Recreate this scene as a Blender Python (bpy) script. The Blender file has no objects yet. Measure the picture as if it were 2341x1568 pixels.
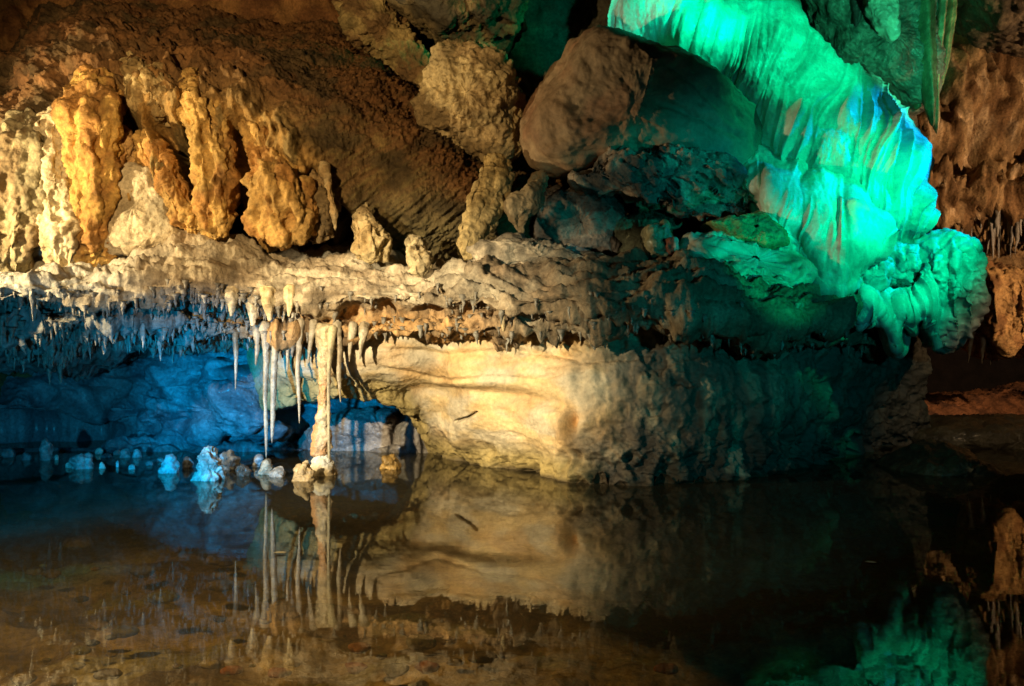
import bpy, math, random
import numpy as np

# ------------------------------------------------------------------ basics
random.seed(7)
F, CX, HY, H = 2247.0, 1170.0, 784.0, 0.94       # focal length / centre / horizon in picture units, eye height (m)
scene = bpy.context.scene
COL = scene.collection
rng = np.random.RandomState(11)
f4 = np.float32

def W(px, py, Y):
    px, py, Y = np.broadcast_arrays(np.asarray(px, float), np.asarray(py, float), np.asarray(Y, float))
    return np.stack([(px-CX)/F*Y, Y, H-(py-HY)/F*Y], -1)

def proj(P):
    Y = np.maximum(P[..., 1], .2)
    return CX+P[..., 0]/Y*F, HY-(P[..., 2]-H)/Y*F

def yfloor(py):                                    # distance of a point of the water line
    return H*F/(py-HY)

_perm = np.arange(256); np.random.RandomState(3).shuffle(_perm); _perm = np.concatenate([_perm, _perm, _perm]).astype(np.int32)
_g = np.random.RandomState(5).normal(size=(256, 3)); _g = (_g/np.linalg.norm(_g, axis=1)[:, None]).astype(f4)

def perlin(P, seed=0):
    shp = P.shape[:-1]
    p = P.reshape(-1, 3).astype(f4)+f4(seed*17.31)
    i = np.floor(p).astype(np.int32); f = p-i; i &= 255
    u = f*f*f*(f*(f*6-15)+10)
    out = []
    for dx in (0, 1):
        for dy in (0, 1):
            for dz in (0, 1):
                h = _perm[_perm[_perm[(i[:, 0]+dx) & 255]+((i[:, 1]+dy) & 255)]+((i[:, 2]+dz) & 255)]
                g = _g[h]
                out.append(g[:, 0]*(f[:, 0]-dx)+g[:, 1]*(f[:, 1]-dy)+g[:, 2]*(f[:, 2]-dz))
    l = lambda a, b, t: a+(b-a)*t
    x00 = l(out[0], out[4], u[:, 0]); x01 = l(out[1], out[5], u[:, 0]); x10 = l(out[2], out[6], u[:, 0]); x11 = l(out[3], out[7], u[:, 0])
    return (l(l(x00, x10, u[:, 1]), l(x01, x11, u[:, 1]), u[:, 2])*1.5).reshape(shp).astype(float)

def fbm(P, fr, octv=4, gain=.5, seed=0, lac=2.07):
    s = np.asarray(fr, float)*np.ones(3); a = 1.; r = 0.
    for k in range(octv):
        r = r+a*perlin(P*s, seed+k*3.7); s = s*lac; a *= gain
    return r

def ridged(P, fr, octv=3, gain=.5, seed=0):
    s = np.asarray(fr, float)*np.ones(3); a = 1.; r = 0.
    for k in range(octv):
        r = r+a*(1-np.abs(perlin(P*s, seed+k*3.1))*2); s = s*2.1; a *= gain
    return r

def billow(P, fr, octv=3, gain=.5, seed=0):
    s = np.asarray(fr, float)*np.ones(3); a = 1.; r = 0.
    for k in range(octv):
        r = r+a*np.abs(perlin(P*s, seed+k*3.1)); s = s*2.1; a *= gain
    return r

def worley(P, fr, seed=0):
    shp = P.shape[:-1]
    p = (P.reshape(-1, 3)*np.asarray(fr)).astype(f4)+f4(seed*9.7)
    i = np.floor(p).astype(np.int32); f = p-i
    best = np.full(len(p), 9., f4)
    for dx in (-1, 0, 1):
        for dy in (-1, 0, 1):
            for dz in (-1, 0, 1):
                h = _perm[_perm[_perm[(i[:, 0]+dx) & 255]+((i[:, 1]+dy) & 255)]+((i[:, 2]+dz) & 255)]
                o = _g[h]*f4(.45)+f4(.5)
                d = (o[:, 0]+dx-f[:, 0])**2+(o[:, 1]+dy-f[:, 1])**2+(o[:, 2]+dz-f[:, 2])**2
                best = np.minimum(best, d)
    return np.sqrt(best).reshape(shp).astype(float)

def sst(a, b, x):
    t = np.clip((x-a)/(b-a), 0, 1)
    return t*t*(3-2*t)

def gauss(px, py, cx, cy, rx, ry):
    return np.exp(-((px-cx)/rx)**2-((py-cy)/ry)**2)

def polyline_dist(px, py, pts):
    d = np.full(px.shape, 1e9)
    for (x0, y0), (x1, y1) in zip(pts[:-1], pts[1:]):
        vx, vy = x1-x0, y1-y0
        t = np.clip(((px-x0)*vx+(py-y0)*vy)/(vx*vx+vy*vy+1e-9), 0, 1)
        d = np.minimum(d, np.hypot(px-x0-t*vx, py-y0-t*vy))
    return d

# ------------------------------------------------------------------ spline lofting
def cr(A, t):
    n = len(A); t = np.clip(t, 0, n-1-1e-6); k = t.astype(int); s = (t-k)
    ext = np.concatenate([[2*A[0]-A[1]], A, [2*A[-1]-A[-2]]])
    p0, p1, p2, p3 = ext[k], ext[k+1], ext[k+2], ext[k+3]
    s = s.reshape((-1,)+(1,)*(A.ndim-1))
    return .5*((2*p1)+(-p0+p2)*s+(2*p0-5*p1+4*p2-p3)*s*s+(-p0+3*p1-3*p2+p3)*s**3)

def even(A, n):
    d = np.linalg.norm(np.diff(A, axis=0), axis=-1)
    if d.ndim > 1: d = d.mean(1)
    c = np.concatenate([[0], np.cumsum(d)]); c /= c[-1]
    return np.interp(np.linspace(0, 1, n), c, np.arange(len(A)))

def loft(C, nr, nc):
    C = np.asarray(C, float)
    A = cr(C, even(C, nr))
    B = np.swapaxes(A, 0, 1)
    return np.swapaxes(cr(B, even(B, nc)), 0, 1)

def normals(P, ref=None, wrap=False):
    if wrap:
        E = np.concatenate([P[:, -1:], P, P[:, :1]], 1); du = np.gradient(E, axis=1)[:, 1:-1]
    else:
        du = np.gradient(P, axis=1)
    dv = np.gradient(P, axis=0)
    N = np.cross(du, dv); N /= np.linalg.norm(N, axis=-1, keepdims=True)+1e-12
    if ref is None: ref = np.array([0, 0, H])-P
    if (N*ref).sum(-1).mean() < 0: N = -N
    return N

# ------------------------------------------------------------------ linking and naming
def link(o, parent=None):
    COL.objects.link(o)
    if parent is not None: o.parent = parent
    return o

def tag(o, label, cat, group=None, kind='thing'):
    o['label'] = label; o['category'] = cat; o['kind'] = kind
    if group: o['group'] = group
    return o

def grid_mesh(name, P, col, mat, wrap=False, caps=False, smooth=True):
    nr, nc = P.shape[:2]
    V = P.reshape(-1, 3).astype(f4)
    j = np.arange(nc if wrap else nc-1); j2 = (j+1) % nc
    i = np.arange(nr-1)[:, None]*nc
    Q = np.stack([i+j, i+j2, i+nc+j2, i+nc+j], -1).reshape(-1, 4)
    me = bpy.data.meshes.new(name)
    me.vertices.add(len(V)); me.vertices.foreach_set('co', V.ravel())
    me.loops.add(Q.size); me.loops.foreach_set('vertex_index', Q.ravel().astype(np.int32))
    me.polygons.add(len(Q)); me.polygons.foreach_set('loop_start', np.arange(0, Q.size, 4, dtype=np.int32))
    if smooth: me.polygons.foreach_set('use_smooth', np.ones(len(Q), bool))
    me.update(calc_edges=True)
    a = me.attributes.new('tint', 'FLOAT_COLOR', 'POINT')
    c4 = np.ones((len(V), 4), f4); c4[:, :3] = np.clip(np.broadcast_to(np.asarray(col, float), P.shape).reshape(-1, 3), .003, .85)
    a.data.foreach_set('color', c4.ravel())
    me.materials.append(mat)
    return bpy.data.objects.new(name, me)

def mix(a, b, t):
    return np.asarray(a, float)+(np.asarray(b, float)-np.asarray(a, float))*np.asarray(t)[..., None]

# ------------------------------------------------------------------ materials
def rock_mat(name, rough=.75, bump=.6, scale=1., spec=.35, coat=0., var=.5, sss=0., pits=.5):
    m = bpy.data.materials.new(name); m.use_nodes = True
    nt = m.node_tree; N = nt.nodes; L = nt.links; bs = N['Principled BSDF']
    at = N.new('ShaderNodeAttribute'); at.attribute_name = 'tint'
    geo = N.new('ShaderNodeNewGeometry')
    def noise(s, d=6, r=.6):
        n = N.new('ShaderNodeTexNoise'); n.inputs['Scale'].default_value = s*scale; n.inputs['Detail'].default_value = d
        n.inputs['Roughness'].default_value = r; L.new(geo.outputs['Position'], n.inputs['Vector']); return n
    n1 = noise(5); n2 = noise(38, 5, .65); n3 = noise(130, 3)
    mr = N.new('ShaderNodeMapRange'); mr.inputs['From Min'].default_value = .3; mr.inputs['From Max'].default_value = .7
    mr.inputs['To Min'].default_value = 1-var; mr.inputs['To Max'].default_value = 1+var*.7; L.new(n1.outputs['Fac'], mr.inputs['Value'])
    mr2 = N.new('ShaderNodeMapRange'); mr2.inputs['From Min'].default_value = .3; mr2.inputs['From Max'].default_value = .7
    mr2.inputs['To Min'].default_value = 1-var*.8; mr2.inputs['To Max'].default_value = 1+var*.6; L.new(n2.outputs['Fac'], mr2.inputs['Value'])
    mu = N.new('ShaderNodeMath'); mu.operation = 'MULTIPLY'; L.new(mr.outputs[0], mu.inputs[0]); L.new(mr2.outputs[0], mu.inputs[1])
    vm = N.new('ShaderNodeVectorMath'); vm.operation = 'SCALE'; L.new(at.outputs['Color'], vm.inputs[0]); L.new(mu.outputs[0], vm.inputs['Scale'])
    L.new(vm.outputs[0], bs.inputs['Base Color'])
    vo = N.new('ShaderNodeTexVoronoi'); vo.inputs['Scale'].default_value = 26*scale; L.new(geo.outputs['Position'], vo.inputs['Vector'])
    ad = N.new('ShaderNodeMath'); ad.operation = 'MULTIPLY_ADD'; L.new(vo.outputs['Distance'], ad.inputs[0]); ad.inputs[1].default_value = pits; L.new(n2.outputs['Fac'], ad.inputs[2])
    ad2 = N.new('ShaderNodeMath'); ad2.operation = 'MULTIPLY_ADD'; L.new(n3.outputs['Fac'], ad2.inputs[0]); ad2.inputs[1].default_value = .3; L.new(ad.outputs[0], ad2.inputs[2])
    bp = N.new('ShaderNodeBump'); bp.inputs['Strength'].default_value = bump; bp.inputs['Distance'].default_value = .02/scale
    L.new(ad2.outputs[0], bp.inputs['Height']); L.new(bp.outputs[0], bs.inputs['Normal'])
    rr = N.new('ShaderNodeMapRange'); rr.inputs['To Min'].default_value = max(.08, rough-.18); rr.inputs['To Max'].default_value = min(1, rough+.15)
    L.new(n2.outputs['Fac'], rr.inputs['Value']); L.new(rr.outputs[0], bs.inputs['Roughness'])
    bs.inputs['Specular IOR Level'].default_value = spec
    bs.inputs['Coat Weight'].default_value = coat; bs.inputs['Coat Roughness'].default_value = .22
    return m

M_ROCK = rock_mat('rough_limestone', .82, .75, 1., .25)
M_SOFT = rock_mat('smooth_limestone', .72, .4, .8, .3, var=.3, pits=.15)
M_WET = rock_mat('wet_rock', .42, .7, 1., .5, coat=.15, var=.45)
M_FLOW = rock_mat('flowstone_calcite', .48, .28, 1.1, .4, coat=.12, var=.22, pits=.1)
M_DRIP = rock_mat('dripstone', .5, .5, 1.6, .45, coat=.1, var=.35)
M_BED = rock_mat('silty_bed', .9, .5, .9, .1, var=.6)

def water_mat():
    m = bpy.data.materials.new('clear_pool_water'); m.use_nodes = True
    nt = m.node_tree; N = nt.nodes; L = nt.links; N.remove(N['Principled BSDF'])
    out = N['Material Output']
    geo = N.new('ShaderNodeNewGeometry')
    mp = N.new('ShaderNodeMapping'); mp.inputs['Scale'].default_value = (1.0, 2.6, 1); L.new(geo.outputs['Position'], mp.inputs['Vector'])
    n = N.new('ShaderNodeTexNoise'); n.inputs['Scale'].default_value = 2.6; n.inputs['Detail'].default_value = 3; L.new(mp.outputs[0], n.inputs['Vector'])
    bp = N.new('ShaderNodeBump'); bp.inputs['Strength'].default_value = .03; bp.inputs['Distance'].default_value = .012; L.new(n.outputs['Fac'], bp.inputs['Height'])
    fr = N.new('ShaderNodeFresnel'); fr.inputs['IOR'].default_value = 1.23; L.new(bp.outputs[0], fr.inputs['Normal'])
    tr = N.new('ShaderNodeBsdfTransparent'); tr.inputs['Color'].default_value = (.70, .60, .41, 1)
    gl = N.new('ShaderNodeBsdfGlossy'); gl.inputs['Roughness'].default_value = .012; gl.inputs['Color'].default_value = (.86, .84, .76, 1); L.new(bp.outputs[0], gl.inputs['Normal'])
    mx = N.new('ShaderNodeMixShader'); L.new(fr.outputs[0], mx.inputs[0]); df = N.new('ShaderNodeBsdfDiffuse'); df.inputs['Color'].default_value = (.26, .23, .15, 1)
    mk = N.new('ShaderNodeMixShader'); mk.inputs[0].default_value = .11; L.new(tr.outputs[0], mk.inputs[1]); L.new(df.outputs[0], mk.inputs[2])
    L.new(mk.outputs[0], mx.inputs[1]); L.new(gl.outputs[0], mx.inputs[2])
    L.new(mx.outputs[0], out.inputs['Surface'])
    return m
M_WATER = water_mat()

TAN = (.44, .34, .20); ORANGE = (.52, .28, .085); GREY = (.40, .36, .29); PALE = (.62, .55, .42)
RED = (.17, .075, .026); MOSS = (.17, .125, .05); WHITE = (.72, .68, .58); DARK = (.055, .048, .04)

# ------------------------------------------------------------------ shape makers
def rough(P, N, amp=1., seed=0, lumps=.012, fine=.006, big=.05, bf=2.2):
    """three sizes of limestone relief along the normals"""
    d = big*fbm(P, bf, 3, .5, seed)+.018*fbm(P, 9, 3, .55, seed+20)
    d += lumps*(.5-worley(P+.02*fbm(P, 14, 2, .5, seed+5)[..., None], 15, seed))*2
    d += fine*fbm(P, 46, 3, .6, seed+9)
    return P+N*(d*amp)[..., None]

def inflate(name, outline, Y, df, db, mat, tintf, n=(120, 90), e1=.75, e2=.9, amp=1., seed=0, lumps=.01, fine=.005, big=.03, bf=3., center=None, extra=None, edge=0.05, tilt=(0, 0)):
    """solid body whose outline (picture units at distance Y) is filled out in depth"""
    o = np.array(outline, float)
    c = o.mean(0) if center is None else np.array(center, float)
    th = np.linspace(0, 2*np.pi, n[0], endpoint=False)
    R = np.zeros(n[0])
    for k, a in enumerate(th):
        dx, dy = math.cos(a), math.sin(a); best = 0
        for q in range(len(o)):
            a0 = o[q]-c; b0 = o[(q+1) % len(o)]-c; e = b0-a0
            den = dx*e[1]-dy*e[0]
            if abs(den) < 1e-9: continue
            t = (a0[0]*e[1]-a0[1]*e[0])/den; s = (a0[0]*dy-a0[1]*dx)/den
            if t > 0 and -1e-6 <= s <= 1+1e-6: best = max(best, t)
        R[k] = best
    K = max(1, n[0]//70)
    for _ in range(2):
        R = sum(np.roll(R, s) for s in range(-K, K+1))/(2*K+1)
    ph = np.linspace(.0004, np.pi-.0004, n[1])
    s = np.sin(ph)**e1; d = np.cos(ph); d = np.sign(d)*np.abs(d)**e2
    px = c[0]+s[:, None]*R*np.cos(th); py = c[1]+s[:, None]*R*np.sin(th)
    dep = np.where(d > 0, d*df, d*db)[:, None]*np.ones(n[0])
    sc = Y/F
    P = np.stack([(px-CX)*sc, Y-dep+tilt[0]*(px-c[0])*sc+tilt[1]*(py-c[1])*sc, H-(py-HY)*sc], -1)
    cen = np.array([(c[0]-CX)*sc, Y, H-(c[1]-HY)*sc])
    N = normals(P, P-cen, True)
    if extra is not None:
        dd = extra(P, px, py); P = P+N*dd[..., None]; N = normals(P, P-cen, True)
    P0 = P
    P = rough(P, N, amp, seed, lumps, fine, big, bf)
    return grid_mesh(name, P, tintf(P0, px, py), mat, wrap=True)

def tube(name, path, rad, mat, tint, ns=60, nr=40, depth=1., seed=0, lumps=.012, fine=.005, big=.02, flute=0., nf=7, amp=1., bf=5., crag=0.):
    """tapered limb of dripstone along a path of (px, py, Y); radii in picture units"""
    A = np.array([W(*p) for p in path]); r = np.array([q*p[2]/F for q, p in zip(rad, path)])
    t = even(A, ns); C = cr(A, t); R = np.maximum(cr(r[:, None], t)[:, 0], .0012)
    T = np.gradient(C, axis=0); T /= np.linalg.norm(T, axis=1)[:, None]
    S = np.cross(T, [0, 1., 0]); S /= np.linalg.norm(S, axis=1)[:, None]+1e-9
    B = np.cross(T, S)
    a = np.linspace(0, 2*np.pi, nr, endpoint=False)
    fl = 1+flute*(np.abs(np.sin(a*nf/2+seed))-.5)
    cap = np.ones(ns); e = max(2, ns//20); cap[:e] = np.sqrt(np.linspace(.05, 1, e)); cap[-e:] = np.sqrt(np.linspace(1, .03, e))
    RR = (R*cap)[:, None]*fl
    P = C[:, None]+S[:, None]*(RR*np.cos(a))[..., None]+B[:, None]*(RR*np.sin(a)*depth)[..., None]
    N = normals(P, P-C[:, None], True)
    k = np.minimum(1, R/.05)[:, None]
    P0 = P
    d = big*fbm(P, bf, 3, .5, seed)+lumps*(.5-worley(P, 15, seed))*2+fine*fbm(P, 40, 3, .6, seed+4)
    if crag: d += crag*(.030*(ridged(P, (6, 6, 1.8), 3, .5, seed)-.7)+.020*fbm(P, (11, 11, 5), 4, .6, seed+2)+.012*fbm(P, (34, 34, 22), 3, .6, seed+6)+.008*(.5-worley(P, 34, seed))-.05*sst(.25, .6, fbm(P, (7, 7, 4), 2, .5, seed+31)))
    P = P+N*(d*k*amp)[..., None]
    px, py = proj(P0)
    col = tint(P0, px, py) if callable(tint) else mix(tint, np.array(tint)*.6, sst(.1, .5, fbm(P0, 7, 3, .5, seed)))
    return grid_mesh(name, P, col, mat, wrap=True)

def flat_tint(c, c2=None, fr=5, seed=0):
    c2 = tuple(np.array(c)*.55) if c2 is None else c2
    return lambda P, px, py: mix(c, c2, sst(-.25, .45, fbm(P, fr, 4, .55, seed)))

# ================================================================== SETTING
def structure(o, cat='cave', label=None):
    link(o); o['kind'] = 'structure'
    return o

# --- pool bed, one sheet under all the water
x = np.linspace(-9, 9, 420); y = np.concatenate([np.linspace(-3, 2.2, 40), np.linspace(2.25, 8.5, 330), np.linspace(8.6, 17, 60)])
X, Yg = np.meshgrid(x, y)
P = np.stack([X, Yg, np.full_like(X, -.34)], -1)
P[..., 2] += .10*fbm(P, .9, 3, .5, 3)+.05*(.5-worley(P, 5, 2))+.02*fbm(P, 9, 4, .55, 8)
P[..., 2] = np.minimum(P[..., 2], -.06)
tb = mix((.36, .27, .12), (.13, .085, .036), sst(-.3, .4, fbm(P, 1.7, 5, .6, 2)))
tb = mix(tb, (.34, .32, .15), sst(.15, .5, fbm(P, 2.4, 3, .5, 14))*.7)
structure(grid_mesh('pool_bed', P, tb, M_BED))

# --- water
x = np.linspace(-9, 9, 30); y = np.linspace(-3, 17, 30); X, Yg = np.meshgrid(x, y)
structure(grid_mesh('water', np.stack([X, Yg, np.zeros_like(X)], -1), (0.1, .1, .1), M_WATER))

# --- back of the chamber: rough wall that climbs into the roof
cols = [-500, -150, 200, 500, 800, 1000, 1200, 1400, 1650, 1900, 2100]
rows = [(-1500, 5.0), (-1300, 7.), (-800, 8.7), (-350, 9.2), (0, 9.2), (250, 9.1), (450, 9.0), (650, 9.0), (900, 9.4)]
C = np.array([[W(c, py, Yr+(.25 if c > 1150 else 0)+(0.6 if c > 1850 else 0)-(.5 if c < 0 else 0)) for c in cols] for py, Yr in rows])
P = loft(C, 360, 480); N = normals(P); px, py = proj(P)
d = .16*fbm(P, 1.4, 3, .5, 1)+.10*(.55-worley(P+.08*fbm(P, 4, 2)[..., None], 3.2, 1))+.07*(.5-worley(P+.05*fbm(P, 9, 2)[..., None], 7, 4))+.045*fbm(P, 14, 4, .6, 3)
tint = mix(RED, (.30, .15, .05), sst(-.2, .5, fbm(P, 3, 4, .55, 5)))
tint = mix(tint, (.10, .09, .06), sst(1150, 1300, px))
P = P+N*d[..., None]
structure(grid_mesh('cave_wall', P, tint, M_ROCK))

# --- far wall at the right
cols = [1780, 1900, 2000, 2080, 2150, 2220, 2300, 2400, 2600, 2900]
rows = []
for py, Yr in [(-1300, 8.0), (-700, 10.5), (-300, 11.4), (0, 11.5), (150, 11.4), (300, 11.2), (380, 11.1), (420, 10.75), (470, 10.7), (500, 11.1), (560, 11.9), (640, 12.2)]:
    rows.append([W(c, py, Yr+.25*math.sin(c/90.)*.5) for c in cols])
P = loft(rows, 330, 330); N = normals(P); px, py = proj(P)
fl = fbm(P, (3.2, 3.2, .7), 4, .55, 4)
d = .30*fl+.05*(.5-worley(P, (7, 7, 3), 4))*2+.12*np.abs(perlin(P*np.array([8, 8, 1.1])+.6*fbm(P, 1.5, 2)[..., None], 6))+.015*fbm(P, 25, 3, .6, 3)
d += -.25*gauss(px, py, 2255, 345, 22, 45)
tint = mix((.34, .22, .10), (.18, .10, .04), sst(-.3, .35, fbm(P, (5, 5, 1.6), 4, .55, 9)))
tint = mix(tint, (.5, .36, .2), sst(.2, .6, fbm(P, (7, 7, 1.2), 3, .5, 19)))
structure(grid_mesh('cave_wall', P+N*d[..., None], tint, M_ROCK))

# --- end of the passage and its roof, darkness put into a near-black colour
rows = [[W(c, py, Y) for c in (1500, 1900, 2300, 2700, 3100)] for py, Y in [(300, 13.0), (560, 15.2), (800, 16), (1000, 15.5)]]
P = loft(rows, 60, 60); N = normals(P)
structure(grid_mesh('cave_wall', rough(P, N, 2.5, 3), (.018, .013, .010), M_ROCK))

# --- low mud bank at the foot of the far wall
cols = [1700, 1850, 1950, 2050, 2150, 2250, 2320, 2400, 2600, 2900]
crest = [1000, 960, 930, 915, 905, 898, 885, 892, 890, 880]
foot = [1065, 1045, 1010, 985, 972, 962, 955, 952, 950, 945]
rows = [[W(c, cr_-4, 14.) for c, cr_ in zip(cols, crest)], [W(c, cr_, 12.6) for c, cr_ in zip(cols, crest)],
        [W(c, (cr_*.6+ft*.4), yfloor(ft)+.35) for c, cr_, ft in zip(cols, crest, foot)],
        [W(c, ft, yfloor(ft)) for c, ft in zip(cols, foot)], [W(c, ft, yfloor(ft))+np.array([0, -.3, -.5]) for c, ft in zip(cols, foot)]]
P = loft(rows, 140, 300); N = normals(P, np.array([0, -.4, 1.])*np.ones_like(P))
structure(grid_mesh('mud_bank', rough(P, N, 1.2, 6, .02, .01, .05, 2.), flat_tint((.20, .085, .035), (.09, .04, .02), 4)(P, 0, 0), M_ROCK))

# ================================================================== LEDGE
cols = [-450, -250, -50, 150, 300, 450, 600, 750, 850, 1000, 1150, 1300, 1450, 1600, 1750, 1900, 2000, 2080]
YL = np.array([6.5, 6.5, 6.6, 6.7, 6.8, 6.9, 7.0, 7.0, 6.95, 6.8, 6.65, 6.5, 6.4, 6.4, 6.55, 6.9, 7.3, 7.8])
L = [([650, 640, 620, 590, 560, 540, 545, 560, 575, 590, 590, 590, 590, 600, 640, 690, 720, 745], 1.2),
     ([655, 645, 625, 603, 570, 556, 560, 575, 588, 602, 602, 600, 596, 602, 640, 692, 722, 747], .45),
     ([660, 650, 632, 618, 592, 575, 578, 592, 604, 620, 616, 612, 604, 610, 645, 695, 725, 750], .08),
     ([680, 672, 660, 650, 635, 622, 628, 640, 650, 660, 655, 650, 648, 655, 680, 712, 735, 760], -.1),
     ([712, 706, 694, 690, 690, 690, 694, 690, 690, 695, 700, 700, 700, 705, 712, 728, 750, 772], -.12),
     ([742, 735, 722, 714, 712, 718, 724, 715, 706, 708, 714, 720, 720, 725, 735, 748, 768, 788], .12),
     ([762, 755, 742, 736, 736, 744, 762, 768, 765, 756, 752, 746, 746, 752, 765, 780, 795, 808], .0),
     ([785, 782, 778, 772, 768, 768, 778, 780, 778, 770, 766, 760, 760, 765, 777, 790, 803, 815], .3),
     ([830, 828, 822, 812, 802, 794, 786, 782, 780, 774, 772, 768, 768, 772, 780, 795, 806, 818], 1.0),
     ([850, 850, 845, 835, 820, 806, 790, 783, 782, 778, 776, 774, 774, 777, 783, 797, 808, 820], 2.2)]
C = np.array([[W(c, py, y0+dy) for c, py, y0 in zip(cols, pyr, YL)] for pyr, dy in L])
P = loft(C, 250, 1000); N = normals(P); px, py = proj(P)
vr = np.linspace(0, 1, 250)[:, None]*np.ones_like(px)
strata = fbm(P, (1.1, 2.2, 17), 4, .55, 31)
face = sst(.04, .10, vr)*(1-sst(.62, .8, vr))
rt = sst(900, 1500, px)
sz = P[..., 2]*10.5+1.25*fbm(P, (.9, .9, 2.5), 3, .55, 51)+.35*fbm(P, (5, 5, 8), 3, .5, 52)
fz = sz-np.floor(sz); step = np.where(fz < .82, 1-fz/.82, (fz-.82)/.18)           # shelf profile: each bed overhangs the one below
step = 1-step
d = .10*fbm(P, 1.7, 3, .5, 2)+.03*strata*face+.075*(step-.5)*face*(.4+.9*sst(-.4, .4, fbm(P, (1.6, 1.6, 3), 2, .5, 53)))+.022*fbm(P, 8, 3, .55, 12)
d += .13*rt*np.exp(-((py-718)/16)**2)
d += .11*fbm(np.stack([P[..., 0], P[..., 1]*.4, P[..., 2]*1.8], -1), 2.3, 3, .55, 54)*sst(.3, .45, vr)
lumpy = sst(688, 720, py)+.25
d += .03*lumpy*(.5-worley(P+.03*fbm(P, 10, 2)[..., None], (13, 13, 9), 3))*2+.012*lumpy*(.5-worley(P, 28, 7))+.006*fbm(P, 45, 3, .6, 5)
d -= .05*sst(.25, .7, ridged(P, (2.2, 3, 9), 2, .5, 8)-.6)*face*.6
P0 = P; P = P+N*d[..., None]
LEDGE, LEDGE_N, LV = P, N, vr
dropx = np.clip(perlin(np.stack([px/34, py*0, vr*6], -1), 3), 0, 1)
P[..., 2] += .05*fbm(np.stack([px/210, py/400, px*0], -1), 1., 3, .6, 55)*face
P[..., 2] -= .07*dropx*np.exp(-((py-700)/26)**2)*(1-rt*.5)
tint = mix((.50, .43, .31), (.34, .27, .18), sst(-.3, .4, fbm(P0, (3, 3, 9), 4, .55, 4)))
tint = mix(tint, ORANGE, .75*sst(690, 716, py)*sst(420, 560, px)*(1-sst(1050, 1250, px)))
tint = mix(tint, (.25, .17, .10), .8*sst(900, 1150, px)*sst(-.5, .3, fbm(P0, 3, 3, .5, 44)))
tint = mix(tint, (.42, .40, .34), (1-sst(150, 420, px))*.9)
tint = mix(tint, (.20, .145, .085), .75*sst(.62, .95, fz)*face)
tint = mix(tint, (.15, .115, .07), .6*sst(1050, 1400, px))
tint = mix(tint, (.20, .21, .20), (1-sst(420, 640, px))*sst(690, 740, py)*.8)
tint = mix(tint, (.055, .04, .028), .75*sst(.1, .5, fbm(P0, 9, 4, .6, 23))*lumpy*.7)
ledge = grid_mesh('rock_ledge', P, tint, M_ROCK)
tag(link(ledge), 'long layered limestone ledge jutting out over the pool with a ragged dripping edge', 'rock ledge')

# ================================================================== LIMESTONE WALL UNDER THE LEDGE
cols = np.array([560, 640, 720, 800, 880, 935, 968, 1000, 1050, 1120, 1200, 1300, 1450, 1600, 1750, 1900, 2000, 2120.])
bot = np.array([935, 922, 912, 909, 920, 950, 992, 1040, 1055, 1066, 1080, 1103, 1110, 1105, 1090, 1052, 1030, 1012.])
yb = np.array([8.3, 7.75, 7.5, 7.45, 7.52, 7.75, 8.05]+[yfloor(b) for b in bot[7:]])
yt = np.array([8.3, 7.5, 7.25, 7.22, 7.2, 7.2, 7.2, 7.2, 7.16, 7.08, 6.98, 6.86, 6.75, 6.8, 7.0, 7.4, 7.8, 8.4])
rows = []
for t in (0, .17, .34, .5, .67, .84, 1.):
    rows.append([W(c, 738+(b-738)*t, a+(e-a)*t**1.6-.10*math.sin(math.pi*t)) for c, b, a, e in zip(cols, bot, yt, yb)])
rows.append([W(c, b+(-6 if k < 7 else 14), e+(.18 if k < 7 else .02)) for k, (c, b, e) in enumerate(zip(cols, bot, yb))])
rows.append([W(c, b+(-9 if k < 7 else 80), e+(.8 if k < 7 else .06)) for k, (c, b, e) in enumerate(zip(cols, bot, yb))])
P = loft(rows, 330, 800); N = normals(P); px, py = proj(P)
smooth = 1-sst(1270, 1500, px+60*fbm(P, 2, 3, .5, 9)); base = sst(-75, -20, py-np.interp(px, cols, bot))
d = .05*fbm(P, 1.7, 3, .5, 5)+.012*fbm(P, (3, 3, 9), 3, .5, 15)
seam = [(880, 905), (960, 900), (1060, 895), (1180, 905), (1270, 925), (1310, 950)]
dd = polyline_dist(px, py, seam); side = sst(-25, 25, py-np.interp(px, [p[0] for p in seam], [p[1] for p in seam]))
d += -.055*np.exp(-(dd/16)**2)
for pl, dp, wd in [([(900, 800), (1010, 812), (1150, 800), (1300, 815)], -.02, 7), ([(870, 840), (1000, 868), (1120, 858), (1230, 868), (1330, 850)], -.018, 6),
                   ([(1050, 958), (1072, 952), (1091, 941)], -.06, 2.6), ([(940, 925), (985, 985), (1000, 1030)], .03, 14), ([(1230, 790), (1330, 830), (1450, 815)], -.03, 8),
                   ([(950, 925), (1060, 1010), (1130, 1050)], .02, 18)]:
    d += dp*np.exp(-(polyline_dist(px, py, pl)/wd)**2)
d += -.10*gauss(px, py, 1305, 965, 12, 22)-.09*gauss(px, py, 1315, 1040, 14, 12)-.05*gauss(px, py, 1330, 1000, 30, 20)+.05*gauss(px, py, 1290, 980, 12, 50)
d += .05*gauss(px, py, 1150, 860, 160, 30)+.06*gauss(px, py, 1150, 980, 150, 50)
crag = 1-smooth*(1-base*.9)
low = sst(930, 1050, py)*sst(1240, 1330, px)
d += low*(.06*fbm(P, 5, 4, .6, 36)-.07*sst(.62, .25, worley(P+.05*fbm(P, 7, 2)[..., None], (5, 5, 6), 8)))
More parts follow.
